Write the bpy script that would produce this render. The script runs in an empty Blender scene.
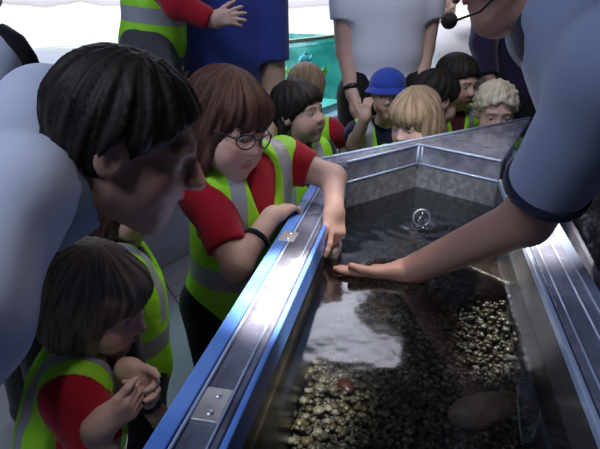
import bpy, math, random
import numpy as np
C = bpy.context.scene.collection
V = lambda *a: np.array(a, float)
def nz(v): v = np.asarray(v, float); return v/np.linalg.norm(v)
PITCH = math.radians(22.6); FPX = 540.0; CAMZ = 1.30
def ray(px, py):
    u = (px-300)/FPX; v = (224.5-py)/FPX
    return V(u, math.cos(PITCH)+v*math.sin(PITCH), -math.sin(PITCH)+v*math.cos(PITCH))
def at(px, py, Y): r = ray(px, py); return V(0,0,CAMZ)+r*(Y/r[1])
def onz(px, py, z): r = ray(px, py); return V(0,0,CAMZ)+r*((z-CAMZ)/r[2])

# ------------------------------------------------------------------ objects
def tag(o, label, cat, group=None, kind=None):
    o['label'] = label; o['category'] = cat
    if group: o['group'] = group
    if kind: o['kind'] = kind
    return o
def mesh_obj(name, verts, faces, mats, parent=None, smooth=True, matidx=None, attrs=None):
    me = bpy.data.meshes.new(name)
    verts = np.asarray(verts, float)
    off = V(0,0,0)
    q = parent
    while q is not None: off = off+np.array(q.location); q = q.parent
    me.from_pydata((verts-off).tolist(), [], [tuple(int(i) for i in f) for f in faces])
    for m in (mats if isinstance(mats, (list, tuple)) else [mats]): me.materials.append(m)
    n = len(me.polygons)
    me.polygons.foreach_set('use_smooth', [bool(smooth)]*n)
    if matidx is not None: me.polygons.foreach_set('material_index', np.asarray(matidx, np.int32))
    for k, v in (attrs or {}).items():
        v = np.asarray(v, np.float32)
        if v.ndim == 2:
            a = me.attributes.new(k, 'FLOAT_VECTOR', 'POINT'); a.data.foreach_set('vector', v.ravel())
        else:
            a = me.attributes.new(k, 'FLOAT', 'POINT'); a.data.foreach_set('value', v)
    me.update()
    o = bpy.data.objects.new(name, me); C.objects.link(o)
    if parent is not None: o.parent = parent
    return o
def empty(name, loc, label, cat, group=None):
    o = bpy.data.objects.new(name, None); C.objects.link(o); o.location = [float(c) for c in loc]
    o.empty_display_size = .1
    return tag(o, label, cat, group)
def bevel(o, w=.004, seg=2):
    m = o.modifiers.new('bevel', 'BEVEL'); m.width = w; m.segments = seg; m.limit_method = 'ANGLE'
    return o
def box_vf(c, h, R=None):
    R = np.eye(3) if R is None else R
    s = [(-1,-1,-1),(1,-1,-1),(1,1,-1),(-1,1,-1),(-1,-1,1),(1,-1,1),(1,1,1),(-1,1,1)]
    v = [np.asarray(c)+R@(np.array(q)*h) for q in s]
    return v, [(0,3,2,1),(4,5,6,7),(0,1,5,4),(1,2,6,5),(2,3,7,6),(3,0,4,7)]
def join(parts):
    v, f = [], []
    for pv, pf in parts:
        k = len(v); v += list(pv); f += [tuple(i+k for i in q) for q in pf]
    return v, f
def prism_vf(poly, z0, z1):
    n = len(poly)
    a = sum(poly[i][0]*poly[(i+1)%n][1]-poly[(i+1)%n][0]*poly[i][1] for i in range(n))
    if a < 0: poly = poly[::-1]
    v = [V(p[0],p[1],z0) for p in poly]+[V(p[0],p[1],z1) for p in poly]
    f = [tuple(range(n-1,-1,-1)), tuple(range(n,2*n))]+[(i,(i+1)%n,n+(i+1)%n,n+i) for i in range(n)]
    return v, f
def tube_vf(pts, r, seg=8, closed=False, ell=None):
    pts = [np.asarray(p, float) for p in pts]; n = len(pts); v = []; f = []
    rs = r if hasattr(r, '__len__') else [r]*n
    up = V(0,0,1); prev = None
    for i, p in enumerate(pts):
        if closed: t = nz(pts[(i+1)%n]-pts[i-1])
        else: t = nz(pts[min(i+1,n-1)]-pts[max(i-1,0)])
        a = prev if prev is not None else (V(1,0,0) if abs(t[2])>.9 else V(0,0,1))
        a = nz(a-t*np.dot(a,t)); prev = a; b = np.cross(t, a)
        for k in range(seg):
            q = 2*math.pi*k/seg; v.append(p+rs[i]*(math.cos(q)*a+math.sin(q)*b))
    for i in range(n if closed else n-1):
        j = (i+1)%n
        for k in range(seg):
            f.append((i*seg+k, i*seg+(k+1)%seg, j*seg+(k+1)%seg, j*seg+k))
    if not closed: f += [tuple(range(seg-1,-1,-1)), tuple((n-1)*seg+k for k in range(seg))]
    return v, f
def sphere_vf(c, r, R=None, seg=14, rings=9):
    r = np.ones(3)*r; R = np.eye(3) if R is None else R; v = []; f = []
    v.append(V(0,0,1))
    for i in range(1, rings):
        a = math.pi*i/rings
        for k in range(seg):
            b = 2*math.pi*k/seg; v.append(V(math.sin(a)*math.cos(b), math.sin(a)*math.sin(b), math.cos(a)))
    v.append(V(0,0,-1)); L = len(v)-1
    for k in range(seg):
        f.append((0, 1+k, 1+(k+1)%seg))
        f.append((L, L-seg+(k+1)%seg, L-seg+k))
    for i in range(rings-2):
        for k in range(seg):
            a = 1+i*seg; f.append((a+k, a+seg+k, a+seg+(k+1)%seg, a+(k+1)%seg))
    return [np.asarray(c)+R@(p*r) for p in v], f

# ------------------------------------------------------------------ materials
def mat(name, col, rough=.6, metal=0., spec=.5, noise=None, bump=None, emis=None, trans=0., ior=1.45, alpha=1., sheen=0., stretch=None, coord='Object'):
    m = bpy.data.materials.new(name); m.use_nodes = True
    nt = m.node_tree; b = nt.nodes['Principled BSDF']
    b.inputs['Base Color'].default_value = (*col, 1); b.inputs['Roughness'].default_value = rough
    b.inputs['Metallic'].default_value = metal; b.inputs['Specular IOR Level'].default_value = spec
    b.inputs['Transmission Weight'].default_value = trans; b.inputs['IOR'].default_value = ior
    b.inputs['Alpha'].default_value = alpha
    if sheen: b.inputs['Sheen Weight'].default_value = sheen
    tc = nt.nodes.new('ShaderNodeTexCoord'); src = tc.outputs[coord]
    if stretch:
        mp = nt.nodes.new('ShaderNodeMapping'); mp.inputs['Scale'].default_value = stretch
        nt.links.new(src, mp.inputs['Vector']); src = mp.outputs[0]
    if noise:   # (scale, other colour, contrast lo, hi)
        n = nt.nodes.new('ShaderNodeTexNoise'); n.inputs['Scale'].default_value = noise[0]; n.inputs['Detail'].default_value = 5
        nt.links.new(src, n.inputs['Vector'])
        r = nt.nodes.new('ShaderNodeValToRGB'); r.color_ramp.elements[0].position = noise[2]; r.color_ramp.elements[1].position = noise[3]
        r.color_ramp.elements[0].color = (*col, 1); r.color_ramp.elements[1].color = (*noise[1], 1)
        nt.links.new(n.outputs[0], r.inputs[0]); nt.links.new(r.outputs[0], b.inputs['Base Color'])
    if bump:    # (scale, strength)
        n = nt.nodes.new('ShaderNodeTexNoise'); n.inputs['Scale'].default_value = bump[0]; n.inputs['Detail'].default_value = 4
        nt.links.new(src, n.inputs['Vector'])
        bp = nt.nodes.new('ShaderNodeBump'); bp.inputs['Strength'].default_value = bump[1]; bp.inputs['Distance'].default_value = .01
        nt.links.new(n.outputs[0], bp.inputs['Height']); nt.links.new(bp.outputs[0], b.inputs['Normal'])
    if emis: b.inputs['Emission Color'].default_value = (*emis[:3], 1); b.inputs['Emission Strength'].default_value = emis[3]
    return m
def clear(name, tint, ior=1.45, bump=None, rough=.03, haze=None, gloss=(1,1,1)):
    """clear sheet: tinted see-through plus a Fresnel mirror, optionally a share of hazy diffuse (scratches, salt)."""
    m = bpy.data.materials.new(name); m.use_nodes = True; nt = m.node_tree; nt.nodes.clear()
    out = nt.nodes.new('ShaderNodeOutputMaterial'); mx = nt.nodes.new('ShaderNodeMixShader')
    t = nt.nodes.new('ShaderNodeBsdfTransparent'); t.inputs[0].default_value = (*tint, 1)
    g = nt.nodes.new('ShaderNodeBsdfGlossy'); g.inputs['Roughness'].default_value = rough; g.inputs['Color'].default_value = (*gloss, 1)
    fr = nt.nodes.new('ShaderNodeFresnel'); ge = nt.nodes.new('ShaderNodeNewGeometry'); im = nt.nodes.new('ShaderNodeMapRange'); im.inputs[3].default_value = ior; im.inputs[4].default_value = 1/ior
    nt.links.new(ge.outputs['Backfacing'], im.inputs[0]); nt.links.new(im.outputs[0], fr.inputs['IOR'])   # a thin sheet: both faces mirror alike
    first = t.outputs[0]
    tc = nt.nodes.new('ShaderNodeTexCoord')
    if haze:    # (colour, amount, noise scale)
        d = nt.nodes.new('ShaderNodeBsdfDiffuse'); d.inputs[0].default_value = (*haze[0], 1)
        h = nt.nodes.new('ShaderNodeMixShader'); n = nt.nodes.new('ShaderNodeTexNoise'); n.inputs['Scale'].default_value = haze[2]; n.inputs['Detail'].default_value = 6
        nt.links.new(tc.outputs['Object'], n.inputs['Vector'])
        r = nt.nodes.new('ShaderNodeMapRange'); r.inputs[1].default_value = .3; r.inputs[2].default_value = .75; r.inputs[3].default_value = haze[1]*.5; r.inputs[4].default_value = haze[1]*1.5
        nt.links.new(n.outputs[0], r.inputs[0]); nt.links.new(r.outputs[0], h.inputs[0])
        nt.links.new(t.outputs[0], h.inputs[1]); nt.links.new(d.outputs[0], h.inputs[2]); first = h.outputs[0]
    nt.links.new(fr.outputs[0], mx.inputs[0]); nt.links.new(first, mx.inputs[1]); nt.links.new(g.outputs[0], mx.inputs[2])
    if bump:
        n = nt.nodes.new('ShaderNodeTexNoise'); n.inputs['Scale'].default_value = bump[0]; n.inputs['Detail'].default_value = 2
        nt.links.new(tc.outputs['Object'], n.inputs['Vector'])
        bp = nt.nodes.new('ShaderNodeBump'); bp.inputs['Strength'].default_value = bump[1]; bp.inputs['Distance'].default_value = .02
        nt.links.new(n.outputs[0], bp.inputs['Height'])
        nt.links.new(bp.outputs[0], g.inputs['Normal']); nt.links.new(bp.outputs[0], fr.inputs['Normal'])
    nt.links.new(mx.outputs[0], out.inputs[0])
    return m
def skin_mat(name, col, lip, brow):
    m = mat(name, col, rough=.5, spec=.35, bump=(180,.05)); nt = m.node_tree; b = nt.nodes['Principled BSDF']
    def chain(prev, attr, c):
        a = nt.nodes.new('ShaderNodeAttribute'); a.attribute_name = attr
        x = nt.nodes.new('ShaderNodeMix'); x.data_type = 'RGBA'
        nt.links.new(a.outputs['Fac'], x.inputs[0])
        if prev is None: x.inputs[6].default_value = (*col, 1)
        else: nt.links.new(prev, x.inputs[6])
        x.inputs[7].default_value = (*c, 1); return x.outputs[2]
    blush = tuple(min(1, c*k) for c, k in zip(col, (1.05, .72, .68)))
    p = chain(None, 'blush', blush); p = chain(p, 'lip', lip); p = chain(p, 'brow', brow)
    nt.links.new(p, b.inputs['Base Color'])
    return m
def hair_mat(name, c1, c2):
    m = mat(name, c1, rough=.6, spec=.25); nt = m.node_tree; b = nt.nodes['Principled BSDF']
    a = nt.nodes.new('ShaderNodeAttribute'); a.attribute_name = 'hc'
    mp = nt.nodes.new('ShaderNodeMapping'); mp.inputs['Scale'].default_value = (11, 11, 1.6)
    nt.links.new(a.outputs['Vector'], mp.inputs['Vector'])
    n = nt.nodes.new('ShaderNodeTexNoise'); n.inputs['Scale'].default_value = 1.; n.inputs['Detail'].default_value = 4
    nt.links.new(mp.outputs[0], n.inputs['Vector'])
    r = nt.nodes.new('ShaderNodeValToRGB'); r.color_ramp.elements[0].position = .35; r.color_ramp.elements[1].position = .68
    r.color_ramp.elements[0].color = (*c1, 1); r.color_ramp.elements[1].color = (*c2, 1)
    nt.links.new(n.outputs[0], r.inputs[0]); nt.links.new(r.outputs[0], b.inputs['Base Color'])
    bp = nt.nodes.new('ShaderNodeBump'); bp.inputs['Strength'].default_value = .35; bp.inputs['Distance'].default_value = .004
    nt.links.new(n.outputs[0], bp.inputs['Height']); nt.links.new(bp.outputs[0], b.inputs['Normal'])
    return m
def vest_mat():
    m = mat('hi_vis', (.36,.85,.03), rough=.55, bump=(60,.25)); nt = m.node_tree; b = nt.nodes['Principled BSDF']
    a = nt.nodes.new('ShaderNodeAttribute'); a.attribute_name = 'tc'
    s = nt.nodes.new('ShaderNodeSeparateXYZ'); nt.links.new(a.outputs['Vector'], s.inputs[0])
    def mth(op, x, y=None, z=None):
        n = nt.nodes.new('ShaderNodeMath'); n.operation = op
        for i, q in enumerate((x, y, z)):
            if q is None: continue
            if isinstance(q, (int, float)): n.inputs[i].default_value = q
            else: nt.links.new(q, n.inputs[i])
        return n.outputs[0]
    ax = mth('ABSOLUTE', s.outputs[0])
    vert = mth('MULTIPLY', mth('COMPARE', ax, .60, .145), mth('GREATER_THAN', s.outputs[2], .50))
    hor = mth('COMPARE', s.outputs[2], .34, .085)
    k = mth('MAXIMUM', vert, hor)
    fr = mth('MULTIPLY', mth('GREATER_THAN', s.outputs[1], 0.), mth('LESS_THAN', ax, .05))
    x = nt.nodes.new('ShaderNodeMix'); x.data_type = 'RGBA'; nt.links.new(k, x.inputs[0])
    x.inputs[6].default_value = (.36,.85,.03,1); x.inputs[7].default_value = (.36,.37,.40,1)
    y = nt.nodes.new('ShaderNodeMix'); y.data_type = 'RGBA'; nt.links.new(fr, y.inputs[0])
    nt.links.new(x.outputs[2], y.inputs[6]); y.inputs[7].default_value = (.20,.55,.02,1)
    nt.links.new(y.outputs[2], b.inputs['Base Color'])
    nt.links.new(mth('MULTIPLY_ADD', k, -.2, .6), b.inputs['Roughness'])
    return m

# ------------------------------------------------------------------ signed-distance bodies
class SDF:
    def __init__(s): s.p = []; s.disp = None
    def add(s, f, lo, hi, k, op): s.p.append((f, np.asarray(lo,float), np.asarray(hi,float), k, op)); return s
    def cap(s, a, b, ra, rb=None, k=.02, op='u'):
        a = np.asarray(a,float); b = np.asarray(b,float); rb = ra if rb is None else rb; ab = b-a; L = max(ab@ab, 1e-9)
        def f(P):
            t = np.clip(((P-a)@ab)/L, 0, 1)
            return np.linalg.norm(P-a-t[...,None]*ab, axis=-1)-(ra+(rb-ra)*t)
        r = max(ra, rb); return s.add(f, np.minimum(a,b)-r, np.maximum(a,b)+r, k, op)
    def ell(s, c, r, R=None, k=.02, op='u'):
        c = np.asarray(c,float); r = np.asarray(r,float); R = np.eye(3) if R is None else R
        def f(P):
            q = (P-c)@R; k0 = np.linalg.norm(q/r, axis=-1); k1 = np.linalg.norm(q/(r*r), axis=-1)
            return k0*(k0-1)/np.maximum(k1, 1e-6)
        e = np.sqrt(((R*r)**2).sum(1)); return s.add(f, c-e, c+e, k, op)
    def box(s, c, h, R=None, rad=.01, k=.01, op='u'):
        c = np.asarray(c,float); h = np.asarray(h,float); R = np.eye(3) if R is None else R; hh = np.maximum(h-rad, 1e-4)
        def f(P):
            q = np.abs((P-c)@R)-hh
            return np.linalg.norm(np.maximum(q,0), axis=-1)+np.minimum(q.max(-1),0)-rad
        e = np.abs(R*h).sum(1); return s.add(f, c-e, c+e, k, op)
    def half(s, n, c, k=.003):      # keep n.p < c
        n = nz(n); return s.add(lambda P: P@n-c, [-9]*3, [9]*3, k, 'i')
    def bounds(s):
        u = [q for q in s.p if q[4]=='u']
        return np.min([q[1] for q in u],0), np.max([q[2] for q in u],0)
    def field(s, lo, hi, cell, inf=0.):
        n = np.maximum(np.ceil((hi-lo)/cell).astype(int)+1, 3)
        ax = [lo[i]+cell*np.arange(n[i]) for i in range(3)]
        D = np.full(n, .2)
        for f, a, b, k, op in s.p:
            m = k+inf+3*cell+.004
            i0 = np.maximum(np.floor((a-m-lo)/cell).astype(int), 0); i1 = np.minimum(np.ceil((b+m-lo)/cell).astype(int)+1, n)
            if (i1<=i0).any(): continue
            sl = tuple(slice(i0[j], i1[j]) for j in range(3))
            G = np.stack(np.meshgrid(*[ax[j][sl[j]] for j in range(3)], indexing='ij'), -1)
            d = f(G); o = D[sl]
            if op == 'u':
                h = np.maximum(k-np.abs(o-d), 0)/k; D[sl] = np.minimum(o, d)-h*h*k*.25
            else:
                if op == 's': d = -d+inf
                else: d = d+inf
                h = np.maximum(k-np.abs(o-d), 0)/k; D[sl] = np.maximum(o, d)+h*h*k*.25
        if s.disp is not None:
            G = np.stack(np.meshgrid(*ax, indexing='ij'), -1); D = D+s.disp(G)
        return D-inf, lo
    def mesh(s, cell, inf=0., boxes=()):
        lo, hi = s.bounds(); lo = lo-inf-2.5*cell-.01; hi = hi+inf+2.5*cell+.01
        D, o = s.field(lo, hi, cell, inf); v, f = surface_nets(D, o, cell)
        for (blo, bhi, bc) in boxes:
            cen = v[f].mean(1); ins = ((cen>blo+cell*.6)&(cen<bhi-cell*.6)).all(1); f = f[~ins]
            D, o = s.field(blo-2*bc, bhi+2*bc, bc, inf); v2, f2 = surface_nets(D, o, bc)
            cen = v2[f2].mean(1); ok = ((cen>blo)&(cen<bhi)).all(1); f2 = f2[ok]
            f = np.concatenate([f, f2+len(v)]); v = np.concatenate([v, v2])
        used = np.unique(f); mp = np.zeros(len(v), int); mp[used] = np.arange(len(used))
        return v[used], mp[f]
def surface_nets(D, o, cell):
    S = D < 0; n = np.array(D.shape)
    cnt = np.zeros(n-1, np.int8)
    cs = [(i,j,k) for i in (0,1) for j in (0,1) for k in (0,1)]
    sl = lambda c: tuple(slice(c[a], n[a]-1+c[a]) for a in range(3))
    for c in cs: cnt += S[sl(c)]
    act = (cnt>0)&(cnt<8); idx = -np.ones(n-1, int); A = np.argwhere(act); idx[act] = np.arange(len(A))
    acc = np.zeros((len(A),3)); num = np.zeros(len(A))
    for a in range(3):
        for c in cs:
            if c[a]: continue
            c2 = list(c); c2[a] = 1
            d0 = D[tuple((A+c).T)]; d1 = D[tuple((A+c2).T)]; m = (d0<0)!=(d1<0)
            t = np.where(m, d0/np.where(m, d0-d1, 1), 0); p = np.array(c,float)[None]+np.zeros((len(A),3)); p[:,a] = t
            acc[m] += p[m]; num[m] += 1
    v = (A+acc/num[:,None])*cell+o
    F = []
    for a in range(3):
        b, c = (a+1)%3, (a+2)%3
        s0 = [slice(1,None)]*3; s0[a] = slice(0,n[a]-1); s1 = list(s0); s1[a] = slice(1,n[a])
        s0[b] = s1[b] = slice(1,n[b]-1); s0[c] = s1[c] = slice(1,n[c]-1)
        e0, e1 = S[tuple(s0)], S[tuple(s1)]; off = np.array([1,1,1]); off[a] = 0
        for q, fl in ((e0&~e1, False), (~e0&e1, True)):
            P = np.argwhere(q)+off
            if not len(P): continue
            db = np.zeros(3,int); db[b] = 1; dc = np.zeros(3,int); dc[c] = 1
            g = lambda w: idx[tuple(w.T)]
            Q = np.stack([g(P-db-dc), g(P-dc), g(P), g(P-db)], 1)
            F.append(Q[:,::-1] if fl else Q)
    return v, np.concatenate(F) if F else np.zeros((0,4),int)

# ------------------------------------------------------------------ people
def frame(f, up):
    y = nz(f); z = nz(np.asarray(up)-y*np.dot(up,y)); return np.stack([np.cross(y,z), y, z], 1)
def sph(a, pitch=0):
    a = math.radians(a); p = math.radians(pitch)
    return V(math.sin(a)*math.cos(p), math.cos(a)*math.cos(p), -math.sin(p))
def head_prims(S, H, R, s, child):
    L = lambda x,y,z: H+R@(V(x,y,z)*s)
    e = lambda c, r, k=.02, op='u': S.ell(L(*c), np.array(r)*s, R, k*s, op)
    c_ = lambda a, b, ra, rb, k=.015, op='u': S.cap(L(*a), L(*b), ra*s, rb*s, k*s, op)
    e((0,-.012,.033), (.076,.097,.082))
    if child:
        e((0,.030,-.030), (.066,.068,.078), .03); c_((0,.064,-.096),(0,.066,-.096),.022,.022,.03)
        for i in (-1,1): e((i*.036,.058,-.045), (.031,.030,.034), .025)
        c_((0,.094,.004),(0,.106,-.024),.006,.0115,.014)
        for i in (-1,1): e((i*.010,.100,-.027), (.008,.008,.007), .008)
    else:
        e((0,.030,-.036), (.060,.070,.082), .03); c_((-.012,.070,-.098),(.012,.070,-.098),.020,.020,.03)
        for i in (-1,1): e((i*.038,.056,-.035), (.028,.028,.034), .025); c_((i*.055,.0,-.075),(i*.025,.06,-.1),.016,.018,.03)
        c_((0,.094,.014),(0,.117,-.026),.007,.013,.012)
        for i in (-1,1): e((i*.012,.106,-.029), (.009,.010,.008), .008)
    for i in (-1,1):
        c_((i*.016,.086 if child else .088,.026),(i*.045,.076 if child else .078,.024),.007 if child else .009,.006 if child else .008,.018)
        e((i*.031,.100,.006), (.019,.016,.013), .014, 's')
        c_((i*.019,.083,.010),(i*.044,.077,.009),.0075,.007,.006)        # upper lid
        c_((i*.020,.082,-.005),(i*.043,.076,-.005),.006,.0055,.006)      # lower lid
        e((i*.078,-.006,-.002), (.011,.022,.033), .012); e((i*.087,.002,.0), (.006,.010,.018), .008, 's')
    c_((-.018,.088,-.060),(0,.095,-.0575),.0055,.007,.008); c_((.018,.088,-.060),(0,.095,-.0575),.0055,.007,.008)
    c_((-.014,.087,-.069),(.014,.087,-.069),.007,.007,.008)
    c_((-.020,.0965,-.0645),(.020,.0965,-.0645),.0028,.0028,.004,'s')
def head_attrs(v, H, R, s):
    q = (v-H)@R/s; x, y, z = q.T; ax = np.abs(x)
    g = lambda d, w: np.clip(1-d/w, 0, 1)
    lip = g(np.hypot(x/2.3, z+.064), .0115)*(y>.06); lip = np.clip(lip*2,0,1)
    zb = .026-.25*np.maximum(ax-.03,0)
    brow = np.clip(2.2*g(np.abs(z-zb)/.0055,1.)*g(np.maximum(np.abs(ax-.031)-.014,0),.006),0,1)*(y>.05)
    bl = .7*g(np.hypot(ax-.042, z+.035),.035)*(y>.02)+.5*g(np.hypot(x,z+.028),.016)*(y>.085)
    return dict(lip=lip, brow=brow*.85, blush=np.clip(bl,0,1))
def hand_prims(S, W, d, palm, side, L, curl=(20,30,20), spread=6, thumb=35, curls=None, tcurl=15):
    y = nz(d); n = nz(np.asarray(palm)-y*np.dot(palm,y)); b = -n
    th = -np.cross(y, b)*side                      # towards the thumb
    R = np.stack([th, y, n], 1); k = .012
    P = lambda a, c, e=0: W+R@(V(a,c,e)*L)
    S.cap(P(0,-.06), P(0,.1), .135*L, .15*L, k)
    S.box(P(.0,.29), V(.205,.24,.085)*L, R, .08*L, k*1.4)
    S.ell(P(.13,.2,.05), V(.1,.17,.085)*L, R, k)
    for i, (ox, ln) in enumerate(((.155,.43),(.052,.48),(-.052,.44),(-.15,.34))):
        cu = (curls[i] if curls else curl); p = P(ox, .49+(.015 if i in (1,2) else 0)); a = math.radians((1.2-i*.85)*spread); tot = 0
        base = math.cos(a)*y+math.sin(a)*th; r = (.056,.058,.055,.048)[i]*L
        for j, fr in enumerate((.44,.31,.25)):
            tot += math.radians(cu[j]); dd = math.cos(tot)*base+math.sin(tot)*n; q = p+dd*ln*fr*L
            S.cap(p, q, r*(1-.08*j), r*(.94-.1*j), .004 if j else .006); p = q
    a = math.radians(thumb); dd = math.cos(a)*y+math.sin(a)*th; p = P(.14,.17,.03)
    for j, fr in enumerate((.24,.2,.16)):
        q = p+dd*fr*L; S.cap(p, q, (.078,.064,.058)[j]*L, (.066,.058,.046)[j]*L, .008 if j==0 else .004); p = q
        t = math.radians(tcurl); dd = nz(dd*math.cos(t)+(n*.6-th*.5)*math.sin(t))
class Person: pass
def torso_prims(S, p, pel=True, k=.04):
    x, y, z = p.x, p.y, p.z; N, Lt, sw, dp = p.N, p.Lt, p.sw, p.dp; R = p.T
    S.ell(N-z*.30*Lt+y*.006, (sw*.95, dp, .38*Lt), R, k)
    S.cap(p.sh['R'], p.sh['L'], dp*.50, dp*.50, k)
    S.cap(N-z*.05*Lt-y*dp*.1, N+z*dp*.42-y*dp*.15, dp*.62, p.nr, k)
    S.ell(N-z*.66*Lt+y*dp*.06, (sw*.84, dp*.98*p.belly, .36*Lt), R, k)
    if pel: S.ell(p.hip, (sw*.90, dp*1.05, .24*Lt), R, k)
def leg_prims(S, p, k=.03):
    for i, sd in ((1,'R'),(-1,'L')):
        h = p.hip+p.x*i*p.sw*.48-p.z*.05*p.Lt; an = p.feet[sd]; kn = p.knee[sd]
        S.cap(h, kn, p.lr*1.25, p.lr*.85, k); S.cap(kn, an, p.lr*.84, p.lr*.58, .015)
def person(name, label, head, face, size, child, skin, hair, sh=None, hip=None, up=(0,0,1), arms={}, torso_yaw=None, sw=None, sleeve=.8, long_sleeve=False, shirt=None, shirt_lo=.0, collar=None, cuff=None, vest=None, trousers=None, shoes=None, cell=.008, hcell=.005, hair_style='short', gaze=None, iris=None, Lt=None, feet=None, neck_fwd=.03, belly=1., group=None, lean=(0,0), dp=None, fine=(), extra=None, hd=1., knee=None, hips_sc=1.):
    p = Person(); H = np.asarray(head,float); p.H = H; s = size/.23; p.s = s
    p.R = frame(face, up); R = p.R
    p.nr = (.034 if child else .056)
    sw = sw or (.105 if child else .185); p.dp = dp or (.080 if child else .115); Lt = Lt or (.33 if child else .50); p.belly = belly
    if sh is None:
        ty = math.atan2(face[0], face[1]) if torso_yaw is None else math.radians(torso_yaw)
        fw = V(math.sin(ty), math.cos(ty), 0); rt = V(math.cos(ty), -math.sin(ty), 0)
        N = H-fw*neck_fwd-V(0,0,(.155 if child else .235)); p.sh = {'R': N+rt*sw, 'L': N-rt*sw}
        N0 = N; hip = N-V(0,0,Lt)-fw*lean[0]-rt*lean[1] if hip is None else hip
    else: p.sh = {'R': np.asarray(sh[0],float), 'L': np.asarray(sh[1],float)}
    N = (p.sh['R']+p.sh['L'])/2; p.N = N; p.hip = np.asarray(hip,float)
    p.z = nz(N-p.hip); p.x = p.sh['R']-p.sh['L']; p.sw = np.linalg.norm(p.x)/2; p.x = nz(p.x-p.z*np.dot(p.x,p.z)); p.y = np.cross(p.z,p.x)
    p.T = np.stack([p.x,p.y,p.z],1); p.Lt = np.linalg.norm(N-p.hip)
    p.lr = .052 if child else .078
    fwd = nz(V(p.y[0],p.y[1],0)); p.feet = {}; p.knee = {}
    for i, sd in ((1,'R'),(-1,'L')):
        h = p.hip+p.x*i*p.sw*.48; p.feet[sd] = V(h[0],h[1],.07)-fwd*.01 if feet is None else np.asarray(feet[sd],float)
        p.knee[sd] = (h*.48+p.feet[sd]*.52)+fwd*.02 if knee is None else np.asarray(knee[sd],float)
    ua, fa = (.19,.165) if child else (.30,.25); hl = .115 if child else .18
    p.arm = {}
    for i, sd in ((1,'R'),(-1,'L')):
        S0 = p.sh[sd]; a = arms.get(sd) or {}
        el = a.get('el'); wr = a.get('wr')
        if el is None: el = S0+p.x*i*.035-V(0,0,ua)-fwd*.02
        if wr is None: wr = np.asarray(el)+fwd*.05-V(0,0,fa)+p.x*i*.005
        el = np.asarray(el,float); wr = np.asarray(wr,float)
        hdv = a.get('dir', nz(wr-el)); pn = a.get('palm', -p.x*i)
        p.arm[sd] = dict(el=el, wr=wr, dir=np.asarray(hdv,float), palm=np.asarray(pn,float), L=a.get('L',hl), kw=a.get('kw',{}))
    ar = (.036,.031,.029,.021) if child else (.056,.044,.041,.029); p.ar = ar
    # skin
    S = SDF(); torso_prims(S, p); leg_prims(S, p)
    for sd in 'RL':
        f = p.feet[sd]; S.cap(f-V(0,0,.02), f+fwd*(.10 if child else .16)-V(0,0,.035), .032 if child else .045, .026 if child else .035, .03)
    hb = H+R@(V(0,-.02,-.06)*s); S.cap(N, hb, p.nr*1.12, p.nr*.98, .025)
    head_prims(S, H, R, s, child)
    boxes = [(H-.155*s, H+.155*s, hcell)]
    for i, sd in ((1,'R'),(-1,'L')):
        a = p.arm[sd]; S.cap(p.sh[sd], a['el'], ar[0], ar[1], .025); S.cap(a['el'], a['wr'], ar[2]*1.03, ar[3], .012)
        hand_prims(S, a['wr'], a['dir'], a['palm'], i, a['L'], **a['kw'])
        hc = .003 if sd in fine else hcell
        cen = a['wr']+nz(a['dir'])*a['L']*.5; boxes.append((cen-a['L']*.72, cen+a['L']*.72, hc))
    v, f = S.mesh(cell, boxes=boxes)
    root = bpy.data.objects.new(name, None); C.objects.link(root); base = V(p.hip[0],p.hip[1],0); root.location = base.tolist()
    tag(root, label, 'person', group); p.root = root
    mesh_obj('body', v, f, skin, root, attrs=head_attrs(v,H,R,s))
    # eyes
    g = nz(face if gaze is None else gaze); gy = frame(g, V(0,0,1))
    for i in (-1,1):
        c = H+R@(V(i*.0315,.0775,.0025)*s); ev, ef = sphere_vf(c, .0118*s, np.stack([gy[:,0],gy[:,2],gy[:,1]],1), 16, 12)
        idx = []
        for q in ef:
            d = np.dot(nz(np.mean([ev[j] for j in q],0)-c), g); idx.append(2 if d>.955 else 1 if d>.80 else 0)
        mesh_obj('eye', ev, ef, [M['eyewhite'], iris or M['iris'], M['pupil']], root, matidx=idx)
    # hair
    if hair is not None: hair_build(p, hair, hair_style, s, hcell, hd)
    tcf = lambda v: np.stack([((v-p.hip)@p.x)/p.sw, (v-p.hip)@p.y, ((v-p.hip)@p.z)/p.Lt], 1)
    if trousers is not None:
        S = SDF(); leg_prims(S, p); S.ell(p.hip, (p.sw*.90, p.dp*1.05, .24*p.Lt), p.T, .04); S.ell(N-p.z*.66*p.Lt+p.y*p.dp*.06, (p.sw*.84,p.dp*.98*belly,.36*p.Lt), p.T, .04)
        S.half(p.z, p.hip@p.z+.20*p.Lt-.0)
        v, f = S.mesh(cell*1.3, inf=.010); mesh_obj('trousers', v, f, trousers, root)
        for sd in 'RL':
            S = SDF(); q = p.feet[sd]; S.cap(q-V(0,0,.025), q+fwd*(.10 if child else .17)-V(0,0,.035), .036 if child else .05, .03 if child else .04, .03); S.half(V(0,0,-1), -.004); S.cap(q, q-V(0,0,.02), .034 if child else .048, None, .02)
            v, f = S.mesh(cell*1.3, inf=.006); v[:,2] = np.maximum(v[:,2], .002); mesh_obj('shoe', v, f, shoes or M['black'], root)
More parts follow.
